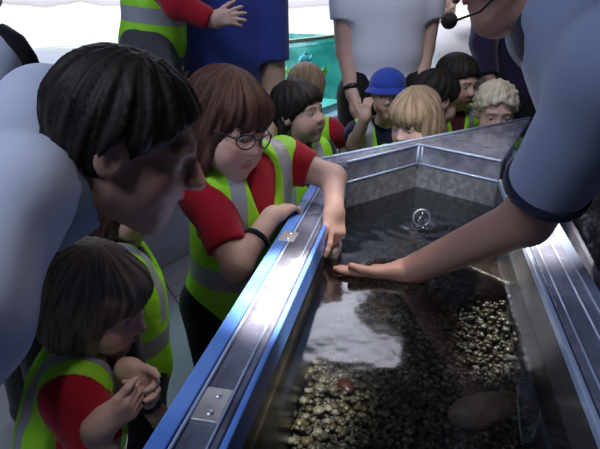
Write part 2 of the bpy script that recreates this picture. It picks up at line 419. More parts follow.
    if shirt is not None:
        S = SDF(); inf = .008 if child else .011
        for i, sd in ((1,'R'),(-1,'L')):
            a = p.arm[sd]; A = p.sh[sd]; t = sleeve if not isinstance(sleeve, dict) else sleeve[sd]
            flare = 1.16
            if long_sleeve:
                S.cap(A, a['el'], ar[0], ar[1]*1.05, .02); e = a['el']+(a['wr']-a['el'])*.96; S.cap(a['el'], e, ar[2]*1.1, ar[3]*1.15, .012); d = nz(a['wr']-a['el'])
            elif t <= 1:
                e = A+(a['el']-A)*t; d = nz(a['el']-A); S.cap(A, e, ar[0], ar[1]*flare, .02)
            else:
                S.cap(A, a['el'], ar[0], ar[1]*1.1, .02); e = a['el']+(a['wr']-a['el'])*(t-1); d = nz(a['wr']-a['el']); S.cap(a['el'], e, ar[2]*1.12, ar[3]*1.3, .012)
            Q = frame(d, V(.31,.2,.9)); S.box(e+d*.09, (ar[0]*1.9,.09,ar[0]*1.9), Q, .001, .003, 's')
            if cuff is not None:
                w = .013 if not child else .010
                K = SDF(); K.cap(e-d*.05, e+d*.02, (ar[1]*flare if t<=1 else ar[3]*1.3)+.003); K.box(e+d*.1, (.2,.1,.2), Q, .001,.003,'s'); K.box(e-d*(.1+w*1.6), (.2,.1,.2), Q, .001,.003,'s')
                v, f = K.mesh(.005, inf=inf+.002); mesh_obj('cuff', v, f, cuff, root)
        torso_prims(S, p)
        S.half(-p.z, -(p.hip@p.z)+.10*p.Lt+shirt_lo)
        nd = nz(hb-N); S.cap(N+nd*(.075 if not child else .04), hb, p.nr*1.16, p.nr*1.16, .006, 's')
        v, f = S.mesh(cell, inf=inf); mesh_obj('shirt', v, f, shirt, root, attrs=dict(tc=tcf(v)))
        if collar is not None:
            K = SDF(); c0 = N+nd*(.02 if child else .035)+p.y*.004; c1 = c0+nd*(.042 if child else .06)-p.y*.002
            K.cap(c0, c1, p.nr*1.2+.012, p.nr*1.16, .005); K.cap(c0-nd*.05, c1+nd*.2, p.nr*1.05, p.nr*1.1, .003, 's'); K.half(nd, c1@nd)
            K.cap(c0+p.y*p.nr*1.5+nd*.03, c0+p.y*p.nr*1.3-nd*.06, p.nr*.45, p.nr*.15, .004, 's')
            v, f = K.mesh(.005, inf=.004); mesh_obj('collar', v, f, collar, root)
    if vest is not None:
        S = SDF(); torso_prims(S, p)
        nd = nz(hb-N); S.cap(N+p.z*.02, N+nd*.3, p.nr*1.25+.012, p.nr*1.5, .01, 's')
        S.cap(N+p.y*p.dp*.9+p.z*.05, N+p.y*p.dp*1.15-p.z*.30*p.Lt, .052, .006, .008, 's')
        for i, sd in ((1,'R'),(-1,'L')):
            a = p.arm[sd]; d = nz(a['el']-p.sh[sd]); q = p.sh[sd]+p.x*i*.018
            S.cap(q, q+d*.25, .050, .048, .014, 's')
            S.cap(q-p.z*.02+p.x*i*.012, q-p.z*.12+p.x*i*.015, .045, .03, .014, 's')
        S.half(-p.z, -(p.hip@p.z)+.16*p.Lt)
        v, f = S.mesh(cell*.65, inf=.019); mesh_obj('hi_vis_vest', v, f, vest, root, attrs=dict(tc=tcf(v)))
    return p
def hair_build(p, m, style, s, cell, hd=1.):
    H, R = p.H, p.R; L = lambda x,y,z: H+R@(V(x,y,z)*s)
    S = SDF(); e = lambda c, r, k=.02, op='u': S.ell(L(*c), np.array(r)*s, R, k*s, op)
    hf = lambda n, c: S.half(R@nz(V(*n)), (R@nz(V(*n)))@H+c*s, .006)
    th = .012*hd
    e((0,-.014,.036), (.078+th,.099+th,.084+th))
    if style in ('short', 'curly', 'fringe'):
        e((0,-.055,-.02), (.066,.052,.060), .03)
        if style == 'fringe': hf((0,.66,-.75), .014)
        else: hf((0,.745,-.667), .018)
        hf((0,0,-1), .082)
        for i in (-1,1): e((i*.088,.012,-.02), (.02,.03,.045), .01, 's')
    elif style in ('bob', 'long'):
        dn = 0 if style == 'bob' else -.03
        for i in (-1,1): e((i*.070,-.012,-.045+dn), (.028,.066,.092-dn*.7), .03)
        e((0,-.065,-.045+dn), (.080,.05,.088-dn*.7), .03)
        e((0,.052,.055), (.072,.050,.046), .02)
        e((0,.135,-.052), (.062,.105,.078), .008, 's'); e((0,.06,-.085), (.055,.075,.055), .008, 's')
        hf((0,0,-1), .118-dn*1.6)
    elif style == 'tied':
        e((0,.045,.058), (.070,.048,.044), .02); hf((0,.66,-.75), .024); e((0,-.055,-.02), (.066,.052,.06), .03); hf((0,0,-1), .08)
        for i in ((-1,1)):
            S.cap(L(i*.075,-.03,-.035), L(i*.102,-.03,-.10), .022*s, .013*s, .012)
    ph = len(p.root['label'])*.37
    def disp(P):
        q = (P-H)@R/s; a = np.arctan2(q[...,0], q[...,1]+.02)
        if style == 'curly':
            return .006*s*(np.sin(95*q[...,0]+ph+2*np.sin(60*q[...,2]))*np.sin(90*q[...,1]+1)*np.sin(85*q[...,2]+2))*1.6
        w = np.clip(1.3-8*np.maximum(q[...,2]-.05,0),.15,1)
        return s*w*(.0022*np.sin(17*a+ph+3*np.sin(18*q[...,2]))+.0016*np.sin(39*a+2*ph+2*np.sin(25*q[...,2]))+.0010*np.sin(71*a))
    S.disp = disp
    v, f = S.mesh(cell); mesh_obj('hair', v, f, m, p.root, attrs=dict(hc=strands((v-H)@R/s)))
def strands(q):
    a = np.arctan2(q[:,0], q[:,1]+.02); r = np.hypot(q[:,0], q[:,1]+.02)
    return np.stack([np.cos(a), np.sin(a), np.arctan2(q[:,2]-.0, r)], 1)
def band(p, sd, t, r, w, m, name):
    a = p.arm[sd]; q = a['el']+(a['wr']-a['el'])*t; d = nz(a['wr']-a['el'])
    v, f = tube_vf([q-d*w, q-d*w*.5, q+d*w*.5, q+d*w], [r*.9, r, r, r*.9], 18); return mesh_obj(name, v, f, m, p.root)

# ------------------------------------------------------------------ palette
M = {}
M['eyewhite'] = mat('eye_white', (.42,.40,.39), .25); M['iris'] = mat('iris', (.10,.14,.2), .2); M['pupil'] = mat('pupil', (.01,.01,.01), .15)
M['skin'] = skin_mat('fair_skin', (.62,.40,.32), (.50,.17,.16), (.16,.09,.06))
M['skin_dark'] = skin_mat('darker_skin', (.34,.19,.145), (.30,.11,.10), (.03,.02,.018))  # darker skin tone also stands in for shade on backlit faces
M['skin_pale'] = skin_mat('pale_skin', (.68,.46,.39), (.55,.22,.2), (.40,.30,.2))
M['hair_dark'] = hair_mat('dark_hair', (.008,.006,.006), (.035,.025,.022))
M['hair_brown'] = hair_mat('brown_hair', (.028,.013,.009), (.115,.05,.034))
M['hair_auburn'] = hair_mat('auburn_hair', (.030,.012,.009), (.125,.058,.042))
M['hair_blond'] = hair_mat('blond_hair', (.21,.135,.08), (.47,.35,.23))
M['hair_white'] = hair_mat('white_blond_hair', (.45,.36,.25), (.80,.70,.55))
M['hair_ash'] = hair_mat('ash_hair', (.14,.10,.075), (.36,.28,.22))
M['vest'] = vest_mat()
cl = dict(rough=.85, spec=.2, sheen=.2)
M['red'] = mat('red_polo', (.42,.010,.028), bump=(240,.3), **cl)
M['navy'] = mat('navy_cloth', (.012,.014,.035), bump=(240,.3), **cl)
M['black'] = mat('black_cloth', (.010,.010,.013), bump=(200,.3), **cl)
M['charcoal'] = mat('charcoal_cloth', (.07,.07,.08), bump=(200,.3), **cl)
M['grey_cloth'] = mat('grey_cloth', (.22,.22,.25), bump=(200,.3), **cl)
M['white_polo'] = mat('white_polo', (.66,.70,.84), bump=(7,.45), **cl)
M['staff_white'] = mat('staff_white_shirt', (.70,.70,.78), bump=(9,.5), **cl)
M['grey_polo'] = mat('grey_blue_polo', (.25,.29,.42), bump=(8,.5), **cl)
M['blue_polo'] = mat('royal_blue_polo', (.028,.045,.24), bump=(9,.6), **cl)
M['hat'] = mat('blue_hat', (.035,.075,.42), bump=(120,.4), **cl)
M['collar_grey'] = mat('collar_grey_blue', (.22,.27,.34), bump=(200,.3), **cl)
M['maroon'] = mat('maroon_cloth', (.09,.012,.02), bump=(200,.3), **cl)
M['metal'] = mat('brushed_steel', (.82,.82,.86), rough=.42, metal=1., bump=(300,.06))
M['plastic_black'] = mat('black_plastic', (.012,.012,.014), rough=.35)
M['foam'] = mat('black_foam', (.01,.01,.012), rough=.95, bump=(300,.6))
M['lens'] = clear('spectacle_lens', (.95,.96,.97), 1.18)
M['purple'] = mat('dark_purple_cloth', (.016,.012,.04), bump=(60,.4), **cl)


# ------------------------------------------------------------------ camera, render settings
cam = bpy.data.cameras.new('camera'); co = bpy.data.objects.new('camera', cam); C.objects.link(co)
cam.sensor_width = 36; cam.lens = FPX*36/600; cam.clip_start = .02
co.location = (0,0,CAMZ); co.rotation_euler = (math.pi/2-PITCH, 0, 0)
sc = bpy.context.scene; sc.camera = co
sc.view_settings.view_transform = 'Standard'; sc.view_settings.look = 'None'; sc.view_settings.exposure = 0; sc.view_settings.gamma = 1
sc.cycles.use_denoising = True; sc.cycles.max_bounces = 8; sc.cycles.transparent_max_bounces = 16; sc.cycles.sample_clamp_indirect = 4
w = bpy.data.worlds.new('world'); sc.world = w; w.use_nodes = True
w.node_tree.nodes['Background'].inputs[0].default_value = (.5,.55,.8,1); w.node_tree.nodes['Background'].inputs[1].default_value = .02

# ------------------------------------------------------------------ room
M['floor'] = mat('floor_planks', (.34,.33,.34), rough=.55, noise=(3,(.27,.26,.28),.3,.7), bump=(40,.15))
nt = M['floor'].node_tree; bs = nt.nodes['Principled BSDF']
br = nt.nodes.new('ShaderNodeTexBrick'); tc = nt.nodes.new('ShaderNodeTexCoord'); mp = nt.nodes.new('ShaderNodeMapping'); mp.inputs['Rotation'].default_value = (0,0,math.radians(62))
nt.links.new(tc.outputs['Object'], mp.inputs[0]); nt.links.new(mp.outputs[0], br.inputs['Vector'])
br.inputs['Scale'].default_value = 1; br.inputs['Brick Width'].default_value = 1.5; br.inputs['Row Height'].default_value = .26; br.inputs['Mortar Size'].default_value = .004
br.inputs['Color1'].default_value = (.36,.345,.35,1); br.inputs['Color2'].default_value = (.31,.30,.31,1); br.inputs['Mortar'].default_value = (.06,.06,.065,1)
nt.links.new(br.outputs[0], bs.inputs['Base Color'])
M['darkwall'] = mat('dark_wall_paint', (.035,.035,.05), rough=.8, noise=(4,(.05,.05,.07),.3,.7))
M['ceil'] = mat('dark_ceiling', (.02,.02,.028), rough=.9, noise=(3,(.03,.03,.04),.3,.7))
def slab(name, c, h, m):
    v, f = box_vf(V(*c), V(*h)); o = mesh_obj(name, v, f, m, smooth=False); o['kind'] = 'structure'; return o
X0, X1, Y0, Y1, ZC = -4.2, 4.2, -2.6, 7.2, 3.2
slab('floor', ((X0+X1)/2,(Y0+Y1)/2,-.05), ((X1-X0)/2,(Y1-Y0)/2,.05), M['floor'])
slab('ceiling', ((X0+X1)/2,(Y0+Y1)/2,ZC+.05), ((X1-X0)/2,(Y1-Y0)/2,.05), M['ceil'])
slab('wall_left', (X0-.05,(Y0+Y1)/2,ZC/2), (.05,(Y1-Y0)/2,ZC/2), M['darkwall'])
slab('wall_right', (X1+.05,(Y0+Y1)/2,ZC/2), (.05,(Y1-Y0)/2,ZC/2), M['darkwall'])
slab('wall_back', ((X0+X1)/2,Y1+.05,ZC/2), ((X1-X0)/2+.1,.05,ZC/2), M['darkwall'])
slab('wall_front', ((X0+X1)/2,Y0-.05,ZC/2), ((X1-X0)/2+.1,.05,ZC/2), M['darkwall'])

# landscape panel behind the big tank, its brightness set as emission
def panel_mat():
    m = bpy.data.materials.new('glowing_landscape'); m.use_nodes = True; nt = m.node_tree; b = nt.nodes['Principled BSDF']
    tc = nt.nodes.new('ShaderNodeTexCoord'); sp = nt.nodes.new('ShaderNodeSeparateXYZ'); nt.links.new(tc.outputs['Object'], sp.inputs[0])
    n = nt.nodes.new('ShaderNodeTexNoise'); n.inputs['Scale'].default_value = 1.1; n.inputs['Detail'].default_value = 5; nt.links.new(tc.outputs['Object'], n.inputs['Vector'])
    a = nt.nodes.new('ShaderNodeMath'); a.operation = 'MULTIPLY_ADD'; a.inputs[1].default_value = .30; nt.links.new(n.outputs[0], a.inputs[0]); nt.links.new(sp.outputs[2], a.inputs[2])
    r = nt.nodes.new('ShaderNodeValToRGB'); e = r.color_ramp.elements
    e[0].position = 0; e[0].color = (.80,.82,.90,1); e[1].position = 1; e[1].color = (.46,.50,.92,1)
    for pos, c in ((.27,(.95,.95,.98,1)), (.315,(.92,.91,.96,1)), (.325,(.55,.48,.44,1)), (.345,(.62,.58,.70,1)), (.37,(.72,.68,.90,1))):
        q = e.new(pos); q.color = c
    mr = nt.nodes.new('ShaderNodeMapRange'); mr.inputs[1].default_value = .9; mr.inputs[2].default_value = 2.4
    nt.links.new(a.outputs[0], mr.inputs[0]); nt.links.new(mr.outputs[0], r.inputs[0])
    b.inputs['Base Color'].default_value = (.2,.2,.22,1); nt.links.new(r.outputs[0], b.inputs['Emission Color']); b.inputs['Emission Strength'].default_value = 1.15; b.inputs['Roughness'].default_value = .8
    return m
v, f = box_vf(V(-.6,6.9,1.75), V(3.5,.04,1.25)); root = empty('glowing_mural', (-.6,6.9,0), 'wide landscape panel glowing white behind the big fish tank', 'mural')
mesh_obj('mural_panel', v, f, panel_mat(), root, smooth=False)
fr = [box_vf(V(-.6,6.89,3.03), V(3.58,.07,.035)), box_vf(V(-.6,6.89,.47), V(3.58,.07,.035)), box_vf(V(-4.14,6.89,1.75), V(.035,.07,1.3)), box_vf(V(2.94,6.89,1.75), V(.035,.07,1.3))]
v, f = join(fr); mesh_obj('frame', v, f, M['charcoal'], root, smooth=False)
# ceiling light boxes over the big tank
M['lightbox'] = mat('light_box', (.9,.9,.95), emis=(.84,.84,1.0,4.0))
for i, (x, y) in enumerate(((-1.10,4.85),(.22,4.85))):
    root = empty('ceiling_light', (x,y,2.96), 'broad cool white light box hung over the big fish tank, '+('left one' if i==0 else 'right one'), 'ceiling light', 'light boxes over the big tank')
    v, f = box_vf(V(x,y,2.95), V(.60,1.1,.02)); mesh_obj('diffuser', v, f, M['lightbox'], root, smooth=False)
    v, f = join([box_vf(V(x,y,3.0), V(.64,1.14,.03))]+[box_vf(V(x+sx*.5,y+sy*.9,3.12), V(.012,.012,.09)) for sx in (-1,1) for sy in (-1,1)]); mesh_obj('housing', v, f, M['charcoal'], root, smooth=False)

A0 = V(-.958,2.228); AD = nz(V(1.18,2.05)); AN = V(-AD[1],AD[0])
def ap(s_, n, z): q = A0+AD*s_+AN*n; return V(q[0],q[1],z)
def lamp(name, kind, loc, to, energy, col, size=.5, sizey=None, spot=None, blend=.5, spread=None):
    l = bpy.data.lights.new(name, kind); o = bpy.data.objects.new(name, l); C.objects.link(o); o.location = loc
    import mathutils
    o.rotation_euler = (mathutils.Vector(to)-mathutils.Vector(loc)).to_track_quat('-Z','Y').to_euler()
    l.energy = energy; l.color = col
    if kind == 'AREA':
        l.size = size
        if sizey: l.shape = 'RECTANGLE'; l.size_y = sizey
        if spread: l.spread = math.radians(spread)
    else: l.shadow_soft_size = size
    if kind == 'SPOT': l.spot_size = math.radians(spot); l.spot_blend = blend
    return o
lamp('daylight_lamp', 'AREA', (-1.5,-.3,2.95), (-.4,.70,1.0), 38, (.66,.76,1.), .8, .8)
lamp('vest_fill', 'SPOT', (.75,2.1,3.1), (.03,1.33,.95), 135, (.95,.93,1.), .25, spot=23, blend=.6)  # unseen fill, added to brighten the vests and the girl from above
lamp('girl_fill', 'SPOT', (.35,.25,3.1), tuple(at(236,145,1.08)), 60, (1.,.92,.88), .15, spot=11, blend=.8)  # added front fill on the girl's face, no fixture of the room
lamp('visitor_fill', 'SPOT', (.4,.9,3.1), (.35,2.2,.95), 90, (.86,.88,1.), .25, spot=42, blend=.7)  # unseen fill added for the people behind the pool
lamp('tank_end_fill', 'AREA', tuple(ap(1.9,.6,2.6)), tuple(ap(2.2,.6,.5)), 11, (.85,1.,.98), .5, .5, spread=80)  # added light so the right end of the tank isn't black
q_ = onz(288,396,.60); lamp('left_bed_fill', 'SPOT', (.12,.52,3.1), tuple(q_), 1700, (1.,.93,.82), .04, spot=7.5, blend=.6)  # unseen narrow light added to pick out the left gravel patch
lamp('far_end_fill', 'SPOT', (.05,.1,3.05), (.40,1.55,.76), 240, (1.,.97,.93), .08, spot=15, blend=.7)  # added from the camera side to lift the far basin wall
lamp('hand_fill', 'SPOT', (.22,.72,3.1), (.12,1.02,.79), 240, (1.,.90,.87), .06, spot=9, blend=.8)  # extra unseen light put on the open palm
q_ = onz(533,335,.66); lamp('right_bed_fill', 'SPOT', (.1,2.6,3.1), tuple(q_), 2600, (1.,.93,.82), .04, spot=6.5, blend=.7)  # unseen narrow light added for the gravel on the right
lamp('rim_child_fill', 'SPOT', (.12,.12,3.1), tuple(at(140,396,.69)), 70, (1.,.92,.88), .12, spot=7, blend=.8)  # added fill on the clasped hands, source not part of the room
lamp('back_fill', 'SPOT', (1.3,3.2,3.1), (1.15,4.3,.9), 160, (.95,.95,1.), .1, spot=40, blend=.6)  # unseen light added to whiten the far visitor
lamp('tank_fill', 'AREA', (-1.6,4.6,2.8), (-1.6,5.0,.5), 60, (.75,.95,1.), 1.2, 1.2)  # added to brighten the tank interior, no visible fixture

# ------------------------------------------------------------------ touch pool
M['acryl'] = clear('clear_acrylic', (.62,.66,.74), 1.30, rough=.08, haze=((.48,.48,.60),.30,22), bump=(30,.04))
M['acryl_edge'] = mat('blue_lit_acrylic_edge', (.08,.19,.62), rough=.28, spec=.35, noise=(9,(.16,.33,.80),.3,.7))  # blue of the lit acrylic edges put into the base colour
M['acryl_line'] = mat('pale_acrylic_edge', (.40,.48,.66), rough=.12, spec=.8)
M['acryl_grey'] = mat('grey_acrylic_edge', (.20,.24,.36), rough=.15, spec=.8)
M['resin'] = mat('grey_basin_resin', (.13,.135,.15), rough=.3, noise=(60,(.20,.21,.23),.45,.62), bump=(90,.15))
M['cab'] = mat('dark_cabinet', (.03,.035,.05), rough=.5, noise=(6,(.04,.045,.06),.3,.7))
def lx(Y, off=0): return -.0294+(Y-.671)*.218-off*1.024
def rx(Y, off=0): return .385+(Y-.70)*.218+off*1.024
YN = .12; W = .086
PL0=(lx(YN),YN); PL1=(.124,1.385); PA=(.355,1.571); PR1=(.536,1.395); PR0=(rx(YN),YN)
OL0=(lx(YN,W),YN); OL1=(.030,1.40); OB=(.355,1.630); OR1=(.84,1.968); OR0=(rx(YN,W),YN)
ZD, ZW, ZB = .85, .772, .57
pool = empty('touch_pool', (.2,.8,0), 'clear sided touch pool with blue edged rim and pointed far end', 'touch pool')
inner = [PL0,PL1,PA,PR1,PR0]; outer = [OL0,OL1,OR1,OR0]
def wall_ring(poly, z0, z1, t):
    """thin vertical walls along an open or closed outline, thickness t to the outside"""
    parts = []; n = len(poly); cx = sum(p[0] for p in poly)/n; cy = sum(p[1] for p in poly)/n
    for i in range(n):
        a, b = V(*poly[i]), V(*poly[(i+1)%n]); d = nz(b-a); nn = V(d[1],-d[0])
        if np.dot(nn, (a+b)/2-V(cx,cy)) < 0: nn = -nn
        parts.append(prism_vf([tuple(a),tuple(b),tuple(b+nn*t),tuple(a+nn*t)], z0, z1))
    return parts
wr_ = wall_ring(inner, ZB-.02, ZD-.012, .006)
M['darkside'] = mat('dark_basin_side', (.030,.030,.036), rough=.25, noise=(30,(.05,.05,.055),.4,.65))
v, f = join([wr_[1], wr_[2], prism_vf(inner, ZB-.04, ZB-.02)]); mesh_obj('basin', v, f, M['resin'], pool, smooth=False)
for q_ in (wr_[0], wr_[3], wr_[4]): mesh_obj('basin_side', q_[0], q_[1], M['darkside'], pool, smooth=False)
v, f = prism_vf(outer, 0, ZB-.05); o = mesh_obj('cabinet', v, f, M['cab'], pool, smooth=False)
for a, b in ((OL0,OL1),(OL1,OR1),(OR0,OR1)):
    A, B = V(*a), V(*b); d = nz(B-A); nn = V(-d[1],d[0]); cen = V(.25,.8)
    if np.dot(nn, (A+B)/2-cen) > 0: nn = -nn
    z1 = ZD-.012 if a != OL1 else .888
    v, f = prism_vf([tuple(A),tuple(B),tuple(B+nn*.008),tuple(A+nn*.008)], ZB-.05, z1); mesh_obj('side_panel', v, f, M['acryl'], pool, smooth=False)
def deck(poly, z, name='deck_panel', m='acryl', t=.012):
    v, f = prism_vf(poly, z-t, z); return bevel(mesh_obj(name, v, f, M[m], pool, smooth=False), .002, 2)
e = .014
deck([(lx(YN,.012),YN),(lx(1.385,.012),1.385),(lx(1.395,W-.02),1.395),(lx(YN,W-.02),YN)], ZD)
deck([(rx(YN,.012),YN),(rx(1.385,.012),1.385),(rx(1.75,W-.01),1.75),(rx(YN,W-.01),YN)], ZD)
deck([PL1,PA,OB,OL1], .90); deck([PA,PR1,OR1,OB], .90)
# channel floor under the side decks
for s_ in (lx, rx):
    v, f = prism_vf([(s_(YN,.008),YN),(s_(1.39,.008),1.39),(s_(1.39,W-.006),1.39),(s_(YN,W-.006),YN)], ZD-.05, ZD-.046); mesh_obj('channel', v, f, M['resin'], pool, smooth=False)
def strip(fn, o0, o1, y0, y1, z0, z1, name, m):
    v, f = prism_vf([(fn(y0,o0),y0),(fn(y1,o0),y1),(fn(y1,o1),y1),(fn(y0,o1),y0)], z0, z1); return bevel(mesh_obj(name, v, f, M[m], pool, smooth=False), .002, 2)
strip(lx, W-.021, W+.003, YN, 1.40, ZD-.040, ZD+.004, 'outer_rail', 'acryl_edge')
strip(rx, W-.014, W+.006, YN, 1.86, ZD-.040, ZD+.004, 'outer_rail', 'acryl_grey')
strip(lx, W-.028, W-.023, YN, 1.39, ZD, ZD+.004, 'ridge', 'acryl_line')
strip(lx, .020, .0235, YN, 1.385, ZD, ZD+.0035, 'ridge', 'acryl_line')
strip(rx, .022, .0255, YN, 1.40, ZD, ZD+.0035, 'ridge', 'acryl_line')
strip(rx, .052, .056, YN, 1.55, ZD, ZD+.0035, 'ridge', 'acryl_line')
strip(lx, 0, .009, YN, 1.385, ZD-.045, ZD+.003, 'inner_rail', 'acryl_edge')
strip(rx, 0, .008, YN, 1.392, ZD-.045, ZD+.003, 'inner_rail', 'acryl_line')
def lip(a, b, t=.008):
    A, B = V(*a), V(*b); d = nz(B-A); nn = V(-d[1],d[0]);
    if nn[1] < 0: nn = -nn
    v, f = prism_vf([tuple(A),tuple(B),tuple(B+nn*t),tuple(A+nn*t)], ZD-.012, .902); mesh_obj('raised_lip', v, f, M['acryl'], pool, smooth=False)
    v, f = tube_vf([V(*a,.903),V(*b,.903)], .0035, 8); mesh_obj('lip_edge', v, f, M['acryl_line'], pool)
    v, f = tube_vf([V(*a,ZD-.004),V(*b,ZD-.004)], .003, 8); mesh_obj('lip_edge', v, f, M['acryl_line'], pool)
lip(PL1, PA); lip(PA, PR1)
v, f = tube_vf([V(PA[0]-.004,PA[1]-.002,ZD-.014),V(PA[0]-.004,PA[1]-.002,.906)], .005, 10); mesh_obj('corner_seam_glint', v, f, M['acryl_line'], pool)  # pale seam strips stand in for the bright highlight on the corner
v, f = tube_vf([V(PA[0]+.008,PA[1]-.007,ZD-.014),V(PA[0]+.008,PA[1]-.007,.904)], .003, 10); mesh_obj('corner_seam_glint', v, f, M['acryl_line'], pool)
v, f = tube_vf([V(*OL1,.903),V(*OB,.903),V(*OR1,.903)], .004, 8); mesh_obj('outer_rail', v, f, M['acryl_line'], pool)
# bracket plates
def plate(px, py, l, wd, n):
    c = onz(px, py, ZD+.002); d = nz(V(.218,1,0)); r = V(d[1],-d[0],0); R = np.stack([r,d,V(0,0,1)],1)
    v, f = box_vf(c, V(wd/2,l/2,.0022), R); b = bevel(mesh_obj('bracket_plate', v, f, M['metal'], pool, smooth=False), .0015, 2)
    for k in range(n):
        q = c+d*(k-(n-1)/2)*l*.52+r*.002
        sv, sf = sphere_vf(q+V(0,0,.0022), (.0048,.0048,.0022), None, 14, 6); so = mesh_obj('screw', sv, sf, M['metal'], b)
plate(213, 405, .058, .034, 2); plate(288, 237, .05, .034, 2)
# water
M['water'] = clear('pool_water', (.40,.42,.42), 1.72, bump=(14,.07), rough=.10)
nx_, ny_ = 90, 300; vs = []; fs = []
y0, y1 = YN+.004, 1.568
def span(y):
    l = lx(y) if y < 1.385 else PL1[0]+(y-PL1[1])*(PA[0]-PL1[0])/(PA[1]-PL1[1])
    r = rx(y) if y < 1.395 else PR1[0]+(y-PR1[1])*(PA[0]-PR1[0])/(PA[1]-PR1[1])
    return l+.001, r-.001
cb = onz(421, 224, ZW)
rs_ = [onz(338,243,ZW), onz(385,272,ZW), onz(450,235,ZW)]
def ripple(x, y):
    return sum(.0011*math.cos(math.hypot((x-c[0])*.8,y-c[1])*f_+1)*math.exp(-math.hypot(x-c[0],y-c[1]-.05)*k_) for c, f_, k_ in zip(rs_, (95,70,85), (9,16,9)))
for j in range(ny_+1):
    y = y0+(y1-y0)*j/ny_; l, r = span(y)
    for i in range(nx_+1):
        x = l+(r-l)*i/nx_; dd = math.hypot(x-cb[0], y-cb[1])
        z = ZW+.0004*math.sin(14*x+9*y)+.0003*math.sin(31*y-8*x+1)+.004*math.cos(dd*150)*math.exp(-dd*22)+ripple(x,y)
        vs.append((x,y,z))
for j in range(ny_):
    for i in range(nx_):
        a = j*(nx_+1)+i; fs.append((a,a+1,a+nx_+2,a+nx_+1))
o = mesh_obj('water', vs, fs, M['water']); tag(o, 'rippled water surface filling the touch pool', 'water', kind='stuff')
# gravel bed
rng = random.Random(7)
ico = bpy.data.meshes.new('t'); import bmesh
bm = bmesh.new(); bmesh.ops.create_icosphere(bm, subdivisions=2, radius=1); bm.verts.ensure_lookup_table()
IV = np.array([q.co[:] for q in bm.verts]); IF = np.array([[q.index for q in p.verts] for p in bm.faces]); bm.free()
def gravel_mat(name, cols, attr=True):
    m = bpy.data.materials.new(name); m.use_nodes = True; nt = m.node_tree; b = nt.nodes['Principled BSDF']
    a = nt.nodes.new('ShaderNodeAttribute'); a.attribute_name = 'shade'; r = nt.nodes.new('ShaderNodeValToRGB'); r.color_ramp.interpolation = 'CONSTANT'
    e = r.color_ramp.elements
    for i, c in enumerate(cols):
        q = e[i] if i < 2 else e.new(i/len(cols)); q.position = i/len(cols); q.color = (*c, 1)
    nt.links.new(a.outputs['Fac'], r.inputs[0])
    n = nt.nodes.new('ShaderNodeTexNoise'); n.inputs['Scale'].default_value = 160; n.inputs['Detail'].default_value = 4
    tc = nt.nodes.new('ShaderNodeTexCoord'); nt.links.new(tc.outputs['Object'], n.inputs['Vector'])
    x = nt.nodes.new('ShaderNodeMix'); x.data_type = 'RGBA'; x.blend_type = 'MULTIPLY'; x.inputs[0].default_value = .6
    nt.links.new(r.outputs[0], x.inputs[6]); nt.links.new(n.outputs[0], x.inputs[7]); nt.links.new(x.outputs[2], b.inputs['Base Color'])
    b.inputs['Roughness'].default_value = .3
    return m
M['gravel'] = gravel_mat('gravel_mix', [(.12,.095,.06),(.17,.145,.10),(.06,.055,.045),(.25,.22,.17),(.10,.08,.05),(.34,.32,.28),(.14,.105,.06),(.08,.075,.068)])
gv, gf, gs = [], [], []; k = 0
def bed(x, y): return .585+.018*math.sin(9*x+2)*math.cos(7*y)+.012*math.sin(17*y+5*x)+.105*min(max((x-rx(y)+.17)/.17,0),1)**1.2
def stone(c, r, seed):
    q = random.Random(seed); a = V(*(q.uniform(-3,3) for _ in range(3))); w_ = 1+.16*np.sin(IV@a*2)+.08*np.sin(IV@a[::-1]*4+1)
    t = q.uniform(0,6.28); R = np.array([[math.cos(t),-math.sin(t),0],[math.sin(t),math.cos(t),0],[0,0,1]])
    return c+(IV*w_[:,None]*np.asarray(r))@R.T
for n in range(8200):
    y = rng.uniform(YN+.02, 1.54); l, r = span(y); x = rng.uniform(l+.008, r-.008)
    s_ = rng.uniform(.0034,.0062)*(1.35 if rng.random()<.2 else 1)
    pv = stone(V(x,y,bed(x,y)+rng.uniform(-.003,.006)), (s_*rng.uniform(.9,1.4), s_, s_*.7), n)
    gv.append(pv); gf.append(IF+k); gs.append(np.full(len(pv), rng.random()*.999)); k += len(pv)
# the bed under the stones
by = np.linspace(YN+.01,1.555,60); bv = []; bf = []
for y in by:
    l, r = span(y)
    for x in np.linspace(l+.001,r-.001,20): bv.append((x,y,bed(x,y)-.006))
for j in range(59):
    for i in range(19):
        a = j*20+i; bf.append((a+k,a+1+k,a+21+k)); bf.append((a+k,a+21+k,a+20+k))
gv.append(np.array(bv)); gf.append(np.array(bf)); gs.append(np.full(len(bv), .3))
o = mesh_obj('gravel', np.concatenate(gv), np.concatenate(gf), M['gravel'], attrs=dict(shade=np.concatenate(gs))); tag(o, 'mixed brown and grey gravel covering the touch pool bottom', 'gravel', kind='stuff')
